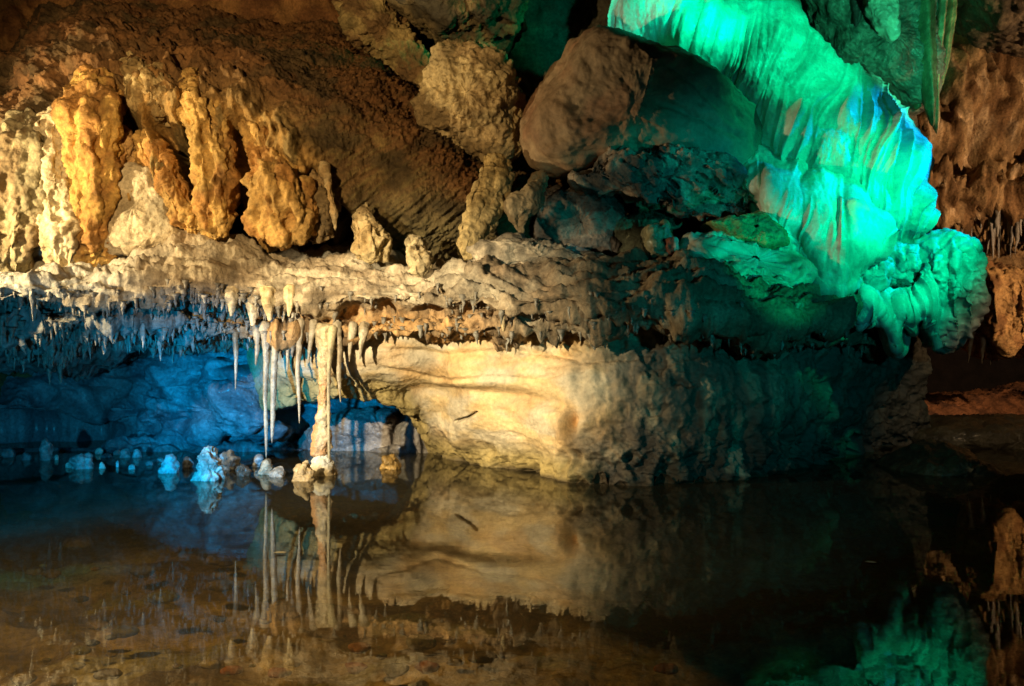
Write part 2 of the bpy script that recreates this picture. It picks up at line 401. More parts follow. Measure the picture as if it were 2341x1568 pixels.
d += crag*(.06*fbm(P, (2.2, 2.2, 1.6), 4, .6, 33)-.05*sst(.45, .15, worley(P+.06*fbm(P, 6, 2)[..., None], (6, 6, 4.5), 12))+.020*fbm(P, (11, 11, 7), 4, .62, 35)-.018*sst(.55, .95, ridged(P, (3.2, 3.2, 1.1), 2, .45, 6))+.006*(.5-worley(P, 40, 9)))+.003*fbm(P, 40, 3, .6, 5)
top = 1-sst(770, 850, py)
d += top*sst(950, 1250, px)*(.05*fbm(P, 8, 3, .6, 71)+.03*(.5-worley(P, 14, 3)))
tint = mix((.60, .45, .24), (.56, .48, .34), sst(-.3, .3, fbm(P, (2, 2, 5), 4, .5, 3)))
tint = mix(tint, (.55, .33, .13), .55*sst(.0, .5, fbm(P, (1.6, 1.6, 4), 3, .5, 17)))
tint = mix(tint, ORANGE, .85*np.clip(gauss(px, py, 1400, 975, 60, 55)+gauss(px, py, 1300, 985, 18, 55), 0, 1))
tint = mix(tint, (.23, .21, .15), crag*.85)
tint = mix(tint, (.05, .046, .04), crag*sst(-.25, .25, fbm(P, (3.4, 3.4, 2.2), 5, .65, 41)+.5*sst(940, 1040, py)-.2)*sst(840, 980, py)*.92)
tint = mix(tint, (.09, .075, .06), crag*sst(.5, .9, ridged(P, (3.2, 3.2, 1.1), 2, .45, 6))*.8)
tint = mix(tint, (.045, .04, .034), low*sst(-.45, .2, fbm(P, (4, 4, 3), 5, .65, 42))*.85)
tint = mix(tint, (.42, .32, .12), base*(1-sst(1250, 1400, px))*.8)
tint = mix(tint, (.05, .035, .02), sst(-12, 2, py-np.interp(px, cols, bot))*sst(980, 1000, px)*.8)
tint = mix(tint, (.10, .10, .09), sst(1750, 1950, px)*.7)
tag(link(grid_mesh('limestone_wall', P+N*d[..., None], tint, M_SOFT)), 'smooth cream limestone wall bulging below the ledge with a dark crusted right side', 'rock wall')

# --- wall at the back under the left end of the ledge
cols = np.array([-500, -250, -60, 60, 180, 300, 420, 530, 610, 670, 760, 880, 1000, 1120])
wl = np.array([1040, 1040, 1040, 1038, 1036, 1034, 1033, 1032, 1030, 1030, 1031, 1032, 1036, 1042.])
rows = []
Yc = np.array([8.2, 8.4, 8.8, 8.9, 8.95, 8.8, 8.45, 8.1, 8.05, 8.75, 8.85, 8.8, 8.6, 8.4])
for py, dy in [(740, .3), (800, .25), (850, .1), (890, .1), (930, -.02), (965, .02), (990, .12)]:
    rows.append([W(c, py, y0+dy) for c, y0 in zip(cols, Yc)])
rows.append([W(c, 1002, yfloor(w)+.10) for c, w in zip(cols, wl)])
rows.append([W(c, w, yfloor(w)) for c, w in zip(cols, wl)])
rows.append([W(c, w+60, yfloor(w)-.1) for c, w in zip(cols, wl)])
P = loft(rows, 240, 520); N = normals(P); px, py = proj(P)
d = .14*fbm(P, (1.5, 1.5, 2.4), 3, .5, 6)+.05*fbm(P, (4, 4, 7), 4, .58, 16)-.07*sst(.6, 1., ridged(P, (1.3, 1.3, 2.6), 2, .4, 26))+.02*(.5-worley(P, 7, 2))+.005*fbm(P, 40, 3, .6, 5)
d += -.5*gauss(px, py, 185, 950, 40, 50)-.35*gauss(px, py, 60, 980, 90, 45)-.6*gauss(px, py, 680, 940, 40, 26)-.22*gauss(px, py, 130, 825, 90, 14)-.15*gauss(px, py, 290, 950, 30, 40)
d += .15*gauss(px, py, 560, 900, 70, 60)+.10*gauss(px, py, 420, 880, 90, 50)
d += .10*np.exp(-(polyline_dist(px, py, [(310, 985), (400, 992), (500, 1003)])/9)**2)+.14*np.exp(-(polyline_dist(px, py, [(650, 975), (780, 950), (900, 975), (960, 1010)])/25)**2)
for pl in ([(480, 870), (560, 860), (600, 880)], [(330, 905), (420, 920), (500, 912)], [(760, 930), (800, 970), (830, 990)], [(860, 930), (880, 980)]):
    d -= .035*np.exp(-(polyline_dist(px, py, pl)/4)**2)
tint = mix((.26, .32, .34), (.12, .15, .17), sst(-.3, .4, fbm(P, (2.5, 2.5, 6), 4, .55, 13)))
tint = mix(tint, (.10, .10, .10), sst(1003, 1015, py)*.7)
tint = mix(tint, (.30, .24, .19), sst(700, 900, px)*.6)
tag(link(grid_mesh('grotto_wall', P+N*d[..., None], tint, M_WET)), 'blue lit hollowed rock wall at the back of the pool under the ledge', 'rock wall')

o = inflate('rock_shelf', [(680, 1044), (692, 990), (750, 950), (850, 928), (930, 955), (985, 1008), (1006, 1050), (850, 1062)], 8.75, .22, .4, M_WET, flat_tint((.36, .30, .25), (.2, .17, .15), 4, 3), (180, 110), .7, .9, 1, 29, .004, .005, .05, 3.,
            extra=lambda P, px, py: -.03*np.exp(-(polyline_dist(px, py, [(760, 955), (790, 985), (830, 1000)])/4)**2)-.03*np.exp(-(polyline_dist(px, py, [(862, 935), (880, 975), (930, 985)])/4)**2)+.02*np.exp(-(polyline_dist(px, py, [(700, 985), (790, 990), (900, 980)])/9)**2))
tag(link(o), 'low grey rock shelf in the recess behind the column', 'rock')
# ================================================================== BROWN MOUND WITH PILLARS
cols = np.array([-450, -200, 0, 100, 200, 300, 450, 600, 750, 850, 950, 1040, 1120, 1200, 1280.])
tp = np.array([230, 190, 150, 95, 66, 72, 98, 104, 118, 150, 225, 320, 375, 405, 420.])
bt = np.array([650, 645, 630, 600, 575, 550, 545, 552, 562, 580, 590, 592, 592, 592, 592.])
YM = np.array([6.85, 6.95, 7.05, 7.02, 7.0, 7.02, 7.04, 7.06, 7.15, 7.25, 7.3, 7.35, 7.4, 7.5, 7.6])
rows = []
for t, dy in [(-.14, 2.0), (-.06, 1.45), (0, .9), (.10, .40), (.25, .10), (.45, .0), (.65, 0.), (.85, .1), (1., .3), (1.03, .7), (1.03, 1.4)]:
    rows.append([W(c, a+(b-a)*t, y0+dy) for c, a, b, y0 in zip(cols, tp, bt, YM)])
P = loft(rows, 380, 720); N = normals(P); px, py = proj(P)
wx = px+14*fbm(P, 5, 3, .5, 61); wy = py+14*fbm(P, 5, 3, .5, 62)
cav = np.zeros_like(px)
for pl, wd in [([(225, 225), (262, 245), (285, 290), (270, 390)], 30), ([(318, 300), (330, 400)], 13), ([(350, 270), (400, 330), (415, 420), (455, 510)], 20), ([(440, 200), (428, 300), (440, 420), (462, 520)], 18),
               ([(545, 300), (560, 400), (545, 480), (535, 570)], 26), ([(712, 420), (725, 500), (740, 560)], 20), ([(80, 420), (90, 520), (70, 620)], 20), ([(780, 500), (800, 570)], 22), ([(180, 470), (235, 590)], 10)]:
    cav = np.maximum(cav, np.exp(-(polyline_dist(wx, wy, pl)/wd)**2))
orz = sst(90, 150, px)*(1-sst(700, 800, px))*sst(-60, 60, py-np.interp(px, [60, 200, 300, 430, 600, 700, 800], [200, 140, 110, 140, 210, 330, 420]))
right = sst(560, 780, px-.35*(py-300))
d = .10*fbm(P, 1.3, 3, .5, 7)+.035*fbm(P, 5, 3, .5, 27)-.50*cav-.08*orz*sst(400, 520, py)+orz*(.10*(ridged(P+.06*fbm(P, 4, 2, .5, 79)[..., None], (3.4, 3.4, 1.1), 3, .55, 77)-.6)+.035*fbm(P, (13, 13, 6), 4, .6, 78))+.06*(1-right)*fbm(P, (4, 4, 2.2), 3, .5, 80)
hair = fbm(P@np.array([[.82, 0, .57], [0, 1, 0], [-.57, 0, .82]]).T*np.array([4.5, 16, 40]), 1., 4, .6, 3)
d += right*.026*hair+(.018-.010*right)*fbm(P, 18, 3, .6, 9)+(1-right*.75)*(.03*fbm(P, 11, 4, .6, 5)+.012*(.5-worley(P, 24, 5)))+.006*fbm(P, 40, 3, .6, 6)
tint = mix((.25, .16, .07), (.14, .08, .03), sst(-.3, .35, fbm(P, 3, 4, .55, 8)))
tint = mix(tint, (.155, .09, .035), right)
tint = mix(tint, (.20, .15, .055), right*sst(.05, .3, hair)*.7)
tint = mix(tint, (.34, .27, .15), (1-sst(60, 190, px))*sst(180, 380, py))
tint = mix(tint, (.48, .29, .09), orz*.8)
tint = mix(tint, (.20, .15, .06), orz*.8*sst(.0, .4, fbm(P, (4, 4, 2), 4, .6, 81)))
tint = mix(tint, (.13, .11, .05), right*sst(380, 540, py)*.8)
tint = mix(tint, RED, (1-sst(60, 200, py-np.interp(px, cols, tp)))*.8)
tint = mix(tint, (.06, .045, .02), (1-orz)*.75*sst(-.05, .4, fbm(P, (1.7, 1.7, 2.6), 4, .6, 91)))
tag(link(grid_mesh('rock_mound', P+N*d[..., None], tint, M_ROCK)), 'big brown overhanging rock mound above the ledge, carrying the orange pillars', 'rock formation')

GP = 'dripstone pillars hanging from the brown mound'
def pillar(path, rad, c, c2, label, seed, name='dripstone_pillar', cat='dripstone pillar', grp=GP, depth=.9, lum=.004, fl=.15, mat=None, ns=150, nr=110, big=.05, crag=1., **k):
    path = [(p[0], p[1], p[2]+.05) for p in path]
    o = tube(name, path, rad, mat or M_ROCK, lambda P, px, py: mix(c, c2, sst(-.25, .4, fbm(P, (6, 6, 2.5), 4, .6, seed))), ns, nr, depth, seed, lum, .006, big, fl, 7, 1., 5., crag, **k)
    return tag(link(o), label, cat, grp)
OR2 = (.36, .18, .05)
pillar([(75, 280, 7.15), (60, 360, 6.95), (38, 460, 6.9), (20, 560, 6.9), (8, 650, 6.9)], [40, 75, 62, 50, 26], (.30, .25, .14), (.2, .14, .07), 'broad mossy brown pillar at the far left edge, leaning outward', 1)
pillar([(150, 255, 7.1), (132, 330, 6.95), (128, 430, 6.92), (140, 530, 6.92), (150, 628, 6.95)], [34, 46, 38, 46, 22], (.62, .52, .33), (.40, .30, .16), 'pale cream pillar left of the large orange one, standing on the ledge end', 2)
pillar([(215, 175, 7.25), (210, 270, 7.0), (212, 370, 6.95), (218, 480, 6.97), (216, 560, 7.0), (205, 606, 7.0)], [40, 68, 58, 52, 44, 22], (.54, .33, .09), OR2, 'stout orange pitted pillar with a dark hole low on its side', 3)
pillar([(300, 135, 7.5), (330, 190, 7.18), (362, 230, 7.12), (385, 275, 7.25)], [16, 44, 36, 8], (.47, .35, .16), (.3, .2, .08), 'short tan rib cluster hanging at the top of the cavity', 4)
pillar([(272, 290, 7.1), (292, 350, 7.05), (278, 420, 7.05), (268, 440, 7.1)], [10, 16, 22, 8], (.5, .31, .12), OR2, 'thin orange fang beside the stout orange pillar', 5, lum=.014)
pillar([(330, 300, 7.1), (352, 360, 7.03), (392, 430, 7.0), (430, 500, 7.0), (456, 548, 7.05)], [16, 26, 27, 26, 14], (.52, .32, .10), OR2, 'slanting narrow orange pillar crossing in front of the pale slab', 6)
pillar([(432, 165, 7.4), (455, 240, 7.05), (480, 320, 6.98), (488, 420, 6.95), (492, 500, 6.98), (498, 548, 7.05)], [20, 40, 46, 46, 40, 22], (.53, .33, .10), OR2, 'tall orange pillar in the middle of the row with a jagged waist', 7)
pillar([(572, 235, 7.3), (588, 300, 7.08), (605, 360, 7.0), (632, 440, 6.93), (655, 510, 6.95), (668, 558, 7.0)], [12, 28, 36, 66, 74, 34], (.52, .32, .10), OR2, 'wide orange pillar flaring downward at the right of the row', 8)
pillar([(708, 380, 7.2), (728, 440, 7.08), (732, 510, 7.05), (728, 562, 7.1)], [14, 30, 28, 12], (.30, .2, .09), (.16, .11, .05), 'dark ribbed pillar just right of the wide orange pillar', 9)
pillar([(738, 370, 7.05), (752, 430, 6.97), (762, 480, 6.97), (766, 525, 7.0)], [6, 9, 8, 3], (.50, .38, .2), (.4, .27, .12), 'slender pale rib beside the dark ribbed pillar', 10, lum=.008, ns=70, nr=24)
pillar([(836, 460, 7.1), (840, 510, 7.0), (848, 560, 6.98), (850, 590, 7.0)], [6, 20, 34, 14], (.48, .38, .2), (.34, .24, .11), 'small tan cone with a frilled foot on the ledge', 11)
pillar([(950, 555, 7.05), (958, 590, 6.78), (964, 628, 6.76)], [14, 20, 5], (.5, .41, .24), (.38, .28, .14), 'stubby tan stalactite hanging over the front of the ledge', 12, ns=60, nr=40)
pillar([(1140, 365, 7.3), (1128, 430, 7.1), (1100, 500, 6.98), (1072, 560, 6.9), (1062, 598, 6.9)], [30, 36, 34, 24, 10], (.44, .33, .15), (.33, .23, .09), 'leaning mustard brown pillar right of the mound', 13, crag=.45)
pillar([(1232, 405, 7.2), (1222, 440, 7.05), (1188, 480, 6.98), (1185, 515, 6.98), (1200, 545, 7.0)], [22, 26, 27, 20, 6], (.34, .26, .15), (.27, .19, .1), 'boot shaped smooth brown knob below the big boulder', 14, crag=.08, fl=.02, mat=M_SOFT)
o = inflate('rock_slab', [(248, 400), (290, 375), (360, 390), (420, 470), (432, 552), (330, 585), (246, 580), (240, 500)], 7.12, .16, .3, M_ROCK, flat_tint((.56, .47, .31), (.42, .33, .2), 4, 3), e1=.55, lumps=.01, big=.03, seed=5)
tag(link(o), 'pale flat rock face between the orange pillars', 'rock slab')
o = inflate('rock_slab', [(70, 470), (110, 440), (112, 600), (60, 640), (40, 600)], 7.25, .1, .25, M_SOFT, flat_tint((.5, .46, .38), None, 4, 3), e1=.6, lumps=.006, big=.03, seed=6)
tag(link(o), 'grey smooth stone wedged behind the pale cream pillar', 'rock slab')

def flakes(P, h, seed):
    Q = P@np.array([[.85, 0, .5], [0, 1, 0], [-.5, 0, .85]])
    g = 2.6*fbm(Q, (1.6, 2, 4.5), 4, .5, seed)
    fr = g-np.floor(g)
    return h*(np.floor(g)+sst(.86, 1., fr))*.6+.02*fbm(P, 3, 2, .5, seed+3)
def facet(P, c, planes):
    c = W(*c)
    for n_, o_ in planes:
        n_ = np.array(n_, float); n_ /= np.linalg.norm(n_)
        q = (P-c)@n_-o_
        P -= n_*(np.maximum(q, 0)*.82)[..., None]
    return np.zeros(P.shape[:2])
# ================================================================== BOULDERS AND SLABS IN THE MIDDLE
o = inflate('boulder', [(962, 245), (975, 180), (1000, 120), (1060, 95), (1130, 105), (1185, 180), (1195, 290), (1180, 355), (1120, 375), (1060, 350), (1010, 325), (965, 290)], 7.7, .42, .7, M_ROCK,
            flat_tint((.44, .34, .17), (.27, .19, .09), 3, 8), (200, 140), .7, .9, 1, 12, .03, .012, .07, 3.)
tag(link(o), 'knobbly mustard brown boulder wedged left of the large smooth boulder', 'boulder')
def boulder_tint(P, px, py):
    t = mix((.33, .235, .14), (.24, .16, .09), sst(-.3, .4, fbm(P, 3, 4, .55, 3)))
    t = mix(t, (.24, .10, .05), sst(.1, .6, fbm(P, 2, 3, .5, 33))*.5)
    t = mix(t, (.13, .115, .10), sst(1440, 1600, px+60*fbm(P, 3, 4, .55, 35))*.55)  # right side darkened in the colour to deepen its shade
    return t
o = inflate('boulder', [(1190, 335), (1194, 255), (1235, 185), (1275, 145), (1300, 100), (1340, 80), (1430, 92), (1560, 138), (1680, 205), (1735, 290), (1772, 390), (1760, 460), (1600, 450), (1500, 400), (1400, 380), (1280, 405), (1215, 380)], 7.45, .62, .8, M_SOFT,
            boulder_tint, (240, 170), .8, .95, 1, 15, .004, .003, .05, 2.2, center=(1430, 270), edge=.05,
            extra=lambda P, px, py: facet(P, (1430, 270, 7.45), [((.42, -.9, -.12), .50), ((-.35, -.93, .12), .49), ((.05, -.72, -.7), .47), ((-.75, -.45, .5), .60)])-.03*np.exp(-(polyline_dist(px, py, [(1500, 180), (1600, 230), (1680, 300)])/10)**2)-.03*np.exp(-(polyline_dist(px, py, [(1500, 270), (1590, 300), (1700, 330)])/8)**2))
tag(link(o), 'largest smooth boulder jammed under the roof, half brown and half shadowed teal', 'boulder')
def slab_tint(a, b, e, e0=None):
    def f(P, px, py):
        t = mix(a, b, sst(-.25, .35, fbm(P, 5, 5, .6, 2)))
        return mix(t, e, sst(.1, .4, fbm(P, 3, 3, .5, 12)))
    return f
o = inflate('rock_slab', [(1285, 402), (1350, 370), (1420, 335), (1500, 322), (1600, 345), (1690, 372), (1725, 430), (1715, 480), (1650, 508), (1590, 492), (1480, 470), (1370, 440)], 7.15, .22, .5, M_ROCK,
            slab_tint((.36, .29, .22), (.20, .15, .11), (.07, .07, .065)), (240, 150), .55, .85, 1, 18, .008, .007, .05, 4., extra=lambda P, px, py: facet(P, (1520, 420, 7.15), [((.12, -.93, -.35), .14)])+flakes(P, .055, 3))
tag(link(o), 'flaking brown slab under the largest boulder with a peeling lower edge', 'rock slab')
o = inflate('boulder', [(870, -60), (1210, -80), (1215, 20), (1185, 78), (1110, 98), (1000, 85), (905, 50)], 8.3, .5, .9, M_ROCK, flat_tint((.20, .15, .07), (.06, .05, .03), 3, 6), (180, 120), .7, .9, 1, 21, .03, .012, .12, 2.)
tag(link(o), 'dim brown roof boulder above the knobbly boulder at the top edge', 'boulder')
o = inflate('rock_ridge', [(740, -60), (860, -80), (905, 20), (960, 110), (1000, 190), (985, 240), (930, 200), (860, 120), (790, 60)], 8.4, .3, .8, M_ROCK, flat_tint((.36, .27, .11), (.2, .12, .05), 4, 9), (150, 110), .7, .9, 1, 22, .04, .014, .09, 3.)
tag(link(o), 'yellowish crumbly ridge running down from the roof to the knobbly boulder', 'rock ridge')
for pl, Y, lab, sd, c in [([(1200, 440), (1300, 430), (1400, 450), (1440, 520), (1410, 590), (1300, 600), (1220, 560)], 7.6, 'dark blotched rock in the recess below the flaking slab', 1, (.10, .085, .07)),
                          ([(1380, 520), (1470, 470), (1545, 500), (1530, 590), (1440, 615), (1370, 600)], 7.6, 'shadowy olive block beneath the flaking slab', 3, (.10, .10, .06)),
                          ([(1040, 570), (1140, 545), (1290, 570), (1400, 590), (1420, 625), (1250, 628), (1080, 615)], 7.0, 'low grey rubble layer lying on the ledge below the recess', 4, (.30, .25, .18))]:
    o = inflate('rock_lump', pl, Y, .2, .6, M_ROCK, flat_tint(c, tuple(np.array(c)*2.2), 5, sd), (150, 100), .5, .8, 1, 30+sd, .010, .010, .06, 4.)
    tag(link(o), lab, 'rock')
GS = slab_tint((.36, .36, .28), (.24, .24, .17), (.42, .40, .3))
o = inflate('rock_slab', [(1480, 520), (1530, 500), (1545, 560), (1520, 590), (1478, 590)], 6.95, .12, .4, M_WET, flat_tint((.3, .27, .15)), (90, 60), .34, .62, 1, 41, .01, .006, .03, tilt=(.25, -.7))
tag(link(o),'small olive slab leaning at the left of the green slabs', 'rock slab')
o = inflate('rock_slab', [(1600, 505), (1680, 498), (1740, 480), (1790, 510), (1800, 560), (1740, 568), (1660, 545)], 6.95, .14, .4, M_ROCK, flat_tint((.22, .25, .1), (.12, .15, .06), 6), (130, 80), .34, .62, 1, 42, .008, .01, .03, tilt=(.25, -.7))
tag(link(o),'mossy green slab lying on top of the leaf shaped slab', 'rock slab')
o = inflate('rock_slab', [(1548, 575), (1560, 535), (1640, 530), (1720, 560), (1840, 545), (1858, 600), (1845, 655), (1800, 672), (1720, 648), (1640, 620)], 6.9, .16, .4, M_FLOW, GS, (160, 100), .34, .62, 1, 43, .008, .006, .05, 4., extra=lambda P, px, py: flakes(P, .035, 5), tilt=(.25, -.7))
tag(link(o),'bright green leaf shaped slab tilted above the right end of the ledge', 'rock slab')
o = inflate('rock_slab', [(1562, 590), (1600, 595), (1680, 640), (1780, 665), (1860, 672), (1780, 678), (1680, 662), (1600, 628)], 6.85, .08, .3, M_ROCK, flat_tint((.2, .09, .05)), (120, 60), .7, .9, 1, 44, .006, .005, .012)
tag(link(o), 'thin reddish brown slab edge under the leaf shaped slab', 'rock slab')
o = inflate('rock_chip', [(1520, 545), (1546, 540), (1548, 582), (1522, 586)], 6.8, .05, .2, M_ROCK, lambda P, px, py: mix((.22, .08, .05), (.6, .55, .42), sst(1536, 1540, px)), (60, 40), .45, .8, 1, 45, .002, .003, .004)
tag(link(o), 'two toned red and white rock chip beside the olive slab', 'rock')

# ================================================================== GREEN FLOWSTONE
def flow(name, ridge, bottom, Yr, Yf, label, cat, seed, bulge=.25, nf=1., nr=260, nc=420, drop=.0, amp=1., grp=None, curl=.5, colA=(.60, .57, .50), colB=(.46, .42, .35)):
    ridge = np.array(ridge, float); bottom = np.array(bottom, float); n = len(ridge)
    Yr = np.broadcast_to(np.asarray(Yr, float), (n,)); Yf = np.broadcast_to(np.asarray(Yf, float), (n,))
    rows = [[W(r[0]+10, r[1]+25, y+curl+.3) for r, y in zip(ridge, Yr)], [W(r[0]+3, r[1]+4, y+curl*.4) for r, y in zip(ridge, Yr)]]
    for t in (0, .12, .3, .5, .72, .9, 1.):
        rows.append([W(r[0]+(b[0]-r[0])*t, r[1]+(b[1]-r[1])*t, y0+(y1-y0)*min(1, t*1.25)-bulge*math.sin(math.pi*min(1, t*1.05))) for r, b, y0, y1 in zip(ridge, bottom, Yr, Yf)])
    rows.append([W(b[0], b[1]-4, y+.12) for b, y in zip(bottom, Yf)])
    rows.append([W(b[0], b[1]-14, y+.5) for b, y in zip(bottom, Yf)])
    P = loft(rows, nr, nc); N = normals(P); px, py = proj(P)
    v = np.linspace(0, 1, nr)[:, None]*np.ones((nr, nc)); u = np.ones((nr, 1))*np.linspace(0, 1, nc)
    vv = sst(.18, .55, v)
    uw = u*n*nf+.45*perlin(np.stack([u*5, v*2.2, u*0], -1), seed)+.18*perlin(np.stack([u*14, v*4, u*0], -1), seed+1)
    q = np.stack([uw*1.5, v*1.3, u*0+seed], -1)
    cusp = 1-np.abs(perlin(q, seed))*2.4; cusp2 = 1-np.abs(perlin(q*np.array([2.3, 1.2, 1]), seed+4))*2.4
    rb = np.abs(perlin(q, seed+21))**.7; rb2 = np.abs(perlin(q*np.array([2.1, 1.3, 1]), seed+22))**.7; w2 = sst(.35, .8, u)
    d = amp*(((.065*np.clip(cusp, 0, 1)**2+.028*np.clip(cusp2, 0, 1)**2)*w2+(.095*rb+.045*rb2)*(1-.55*w2))*(.35+.65*vv)*(.45+1.1*sst(-.35, .4, fbm(P, 1.9, 2, .5, seed+40)))+.07*perlin(q*.5, seed+9))
    d += .06*fbm(P, 1.8, 2, .5, seed)+.016*fbm(P, (8, 8, 4), 4, .55, seed+2)+.003*fbm(P, 40, 2, .5, seed+3)
    d += .012*(1-vv)*(.5-worley(P, 18, seed))
    P0 = P; P = P+N*d[..., None]
    edge = sst(.66, .86, v)
    P[..., 2] -= drop*edge*np.clip(cusp, 0, 1)**2*(1-sst(.93, 1., v)*.6)
    tint = mix(colA, colB, sst(-.3, .5, perlin(q*np.array([1.4, 2, 1]), seed+12)+.5*fbm(P0, 6, 3, .5, seed)))
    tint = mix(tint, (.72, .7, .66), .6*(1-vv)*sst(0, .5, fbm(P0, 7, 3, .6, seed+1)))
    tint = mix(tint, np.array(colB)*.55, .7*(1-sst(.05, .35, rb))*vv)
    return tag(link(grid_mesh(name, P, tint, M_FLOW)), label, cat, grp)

flow('flowstone_cascade',
     [(1430, -230), (1500, -230), (1580, -210), (1680, -130), (1770, -25), (1832, 55), (1880, 120), (1930, 160), (1985, 172), (2030, 215), (2066, 270), (2098, 322), (2113, 370), (2112, 440)],
     [(1405, 60), (1450, 105), (1530, 152), (1610, 195), (1680, 255), (1732, 325), (1790, 380), (1850, 425), (1910, 455), (1965, 505), (2005, 552), (2045, 562), (2080, 562), (2103, 560)],
     [8.7, 8.7, 8.6, 8.35, 8.05, 7.9, 7.85, 7.8, 7.8, 7.75, 7.7, 7.65, 7.65, 7.75], [7.9, 7.8, 7.7, 7.6, 7.5, 7.42, 7.38, 7.35, 7.3, 7.3, 7.35, 7.4, 7.45, 7.6],
     'large fluted flowstone cascade glowing green and cyan in the lamp light', 'flowstone', 3, .3, .75, 340, 640, .05, 1.)
flow('flowstone_apron',
     [(1630, 330), (1700, 318), (1740, 332), (1790, 365), (1850, 400), (1910, 420), (1960, 432), (1988, 470), (1992, 520)],
     [(1640, 430), (1705, 462), (1755, 486), (1790, 520), (1835, 575), (1880, 662), (1915, 660), (1945, 640), (1965, 590)],
     [8.0, 7.6, 7.38, 7.32, 7.28, 7.25, 7.22, 7.22, 7.25], [7.7, 7.25, 7.02, 6.98, 6.95, 6.92, 6.92, 6.97, 7.05],
     'smooth green lobed apron of flowstone below the large cascade', 'flowstone', 5, .14, .32, 220, 320, .07, .9)
flow('flowstone_curtain',
     [(1862, 672), (1885, 660), (1905, 652), (1930, 645), (1950, 640), (1975, 648), (2000, 655), (2025, 662), (2050, 668), (2075, 660), (2095, 648), (2112, 625), (2125, 600)],
     [(1880, 690), (1905, 702), (1922, 730), (1936, 706), (1962, 748), (1984, 722), (2016, 742), (2052, 800), (2064, 742), (2088, 756), (2106, 728), (2128, 742), (2148, 798)],
     7.2, [7.0, 6.99, 6.98, 6.98, 6.98, 6.98, 6.98, 6.98, 6.99, 7.0, 7.02, 7.06, 7.1],
     'lowest green flowstone curtain ending in pointed tips over the dark passage', 'flowstone', 8, .10, .35, 260, 420, .03, .6)
def drape(P, px, py):
    q = np.stack([px/26, py/150, px*0], -1)
    return .05*(1-np.abs(perlin(q, 4))*2.4)*sst(535, 600, py)+.06*fbm(P, 4, 4, .55, 7)
ft = flat_tint((.42, .42, .38), (.25, .27, .24), 4, 3)
o = inflate('flowstone_lobe', [(2100, 600), (2125, 555), (2160, 530), (2192, 530), (2215, 570), (2230, 630), (2222, 700), (2200, 770), (2170, 775), (2150, 795), (2125, 760), (2105, 680)], 7.3, .25, .4, M_FLOW, ft, (180, 130), .75, .9, 1, 51, .006, .004, .05, 4., extra=drape)
tag(link(o), 'rounded teal flowstone lobe at the right tip of the green formation', 'flowstone')
o = inflate('flowstone_lobe', [(2010, 560), (2050, 545), (2095, 570), (2090, 620), (2060, 655), (2010, 655), (1998, 610)], 7.38, .18, .4, M_FLOW, ft, (120, 90), .75, .9, 1, 52, .004, .004, .03, 4., extra=drape)
tag(link(o), 'dark green smooth lobe tucked behind the lowest curtain', 'flowstone')
o = inflate('flowstone_lobe', [(1965, 560), (1985, 530), (2012, 540), (2014, 620), (1995, 655), (1962, 650), (1950, 620)], 7.2, .14, .35, M_FLOW, ft, (110, 90), .75, .9, 1, 53, .004, .004, .03, 4., extra=drape)
tag(link(o), 'blue narrow lobe between the apron and the dark green lobe', 'flowstone')

# ================================================================== UPPER RIGHT
o = inflate('rock_buttress', [(1800, -60), (2120, -60), (2140, 120), (2130, 260), (2060, 265), (1990, 190), (1900, 140), (1840, 60)], 9.4, .5, 1.0, M_WET, flat_tint((.20, .21, .17), (.1, .11, .09), 5, 4), (200, 140), .6, .9, 1, 61, .01, .012, .1, 2.)
tag(link(o), 'teal lit damp rock behind the top of the flowstone cascade', 'rock')
GD = 'stalactites in the upper right corner'
o = inflate('drip_curtain', [(1978, -60), (2045, -60), (2050, 30), (2056, 82), (2040, 96), (2015, 70), (1985, 20)], 8.6, .12, .2, M_FLOW, flat_tint((.55, .55, .45)), (100, 80), .8, .9, 1, 62, .004, .003, .02, 4.)
tag(link(o), 'bright green drip curtain hanging from the top edge right of the cascade', 'stalactite', GD)
for k, (pth, rd, c, lab) in enumerate([
    ([(2105, -60, 9.0), (2112, 80, 9.0), (2122, 200, 9.0), (2132, 290, 9.02)], [22, 20, 15, 4], (.16, .19, .10), 'dark green folded curtain beside the striped one'),
    ([(2160, -60, 9.1), (2150, 60, 9.05), (2140, 170, 9.05), (2138, 255, 9.05), (2141, 306, 9.05)], [9, 8, 6, 8, 2.5], (.62, .45, .26), 'long striped curtain edge with an orange swollen tip'),
    ([(2182, -60, 9.2), (2170, 60, 9.15), (2158, 150, 9.15), (2150, 200, 9.15)], [11, 10, 7, 3], (.36, .30, .14), 'olive ribbed curtain just right of the striped one'),
    ([(2080, 150, 9.2), (2086, 200, 9.2), (2098, 250, 9.2)], [18, 16, 6], (.20, .17, .1), 'stubby brown drip left of the dark green curtain'),
    ([(1955, -40, 9.0), (1960, 20, 8.9), (1956, 62, 8.9)], [18, 13, 3], (.13, .08, .08), 'purplish brown drip cluster beside the bright green curtain')]):
    o = tube('drip_curtain', pth, rd, M_DRIP, flat_tint(c, None, 6, k), 90, 28, 1.8, 60+k, .006, .004, .012, .2, 5)
    tag(link(o), lab, 'stalactite', GD)
o = inflate('roof_rock', [(2190, -80), (2480, -80), (2480, 110), (2360, 95), (2270, 60), (2215, 15)], 9.6, .4, .8, M_ROCK, flat_tint((.11, .08, .045)), (120, 90), .7, .9, 1, 66, .02, .01, .08, 3.)
tag(link(o), 'dark roof rock cutting across the top right corner', 'rock')
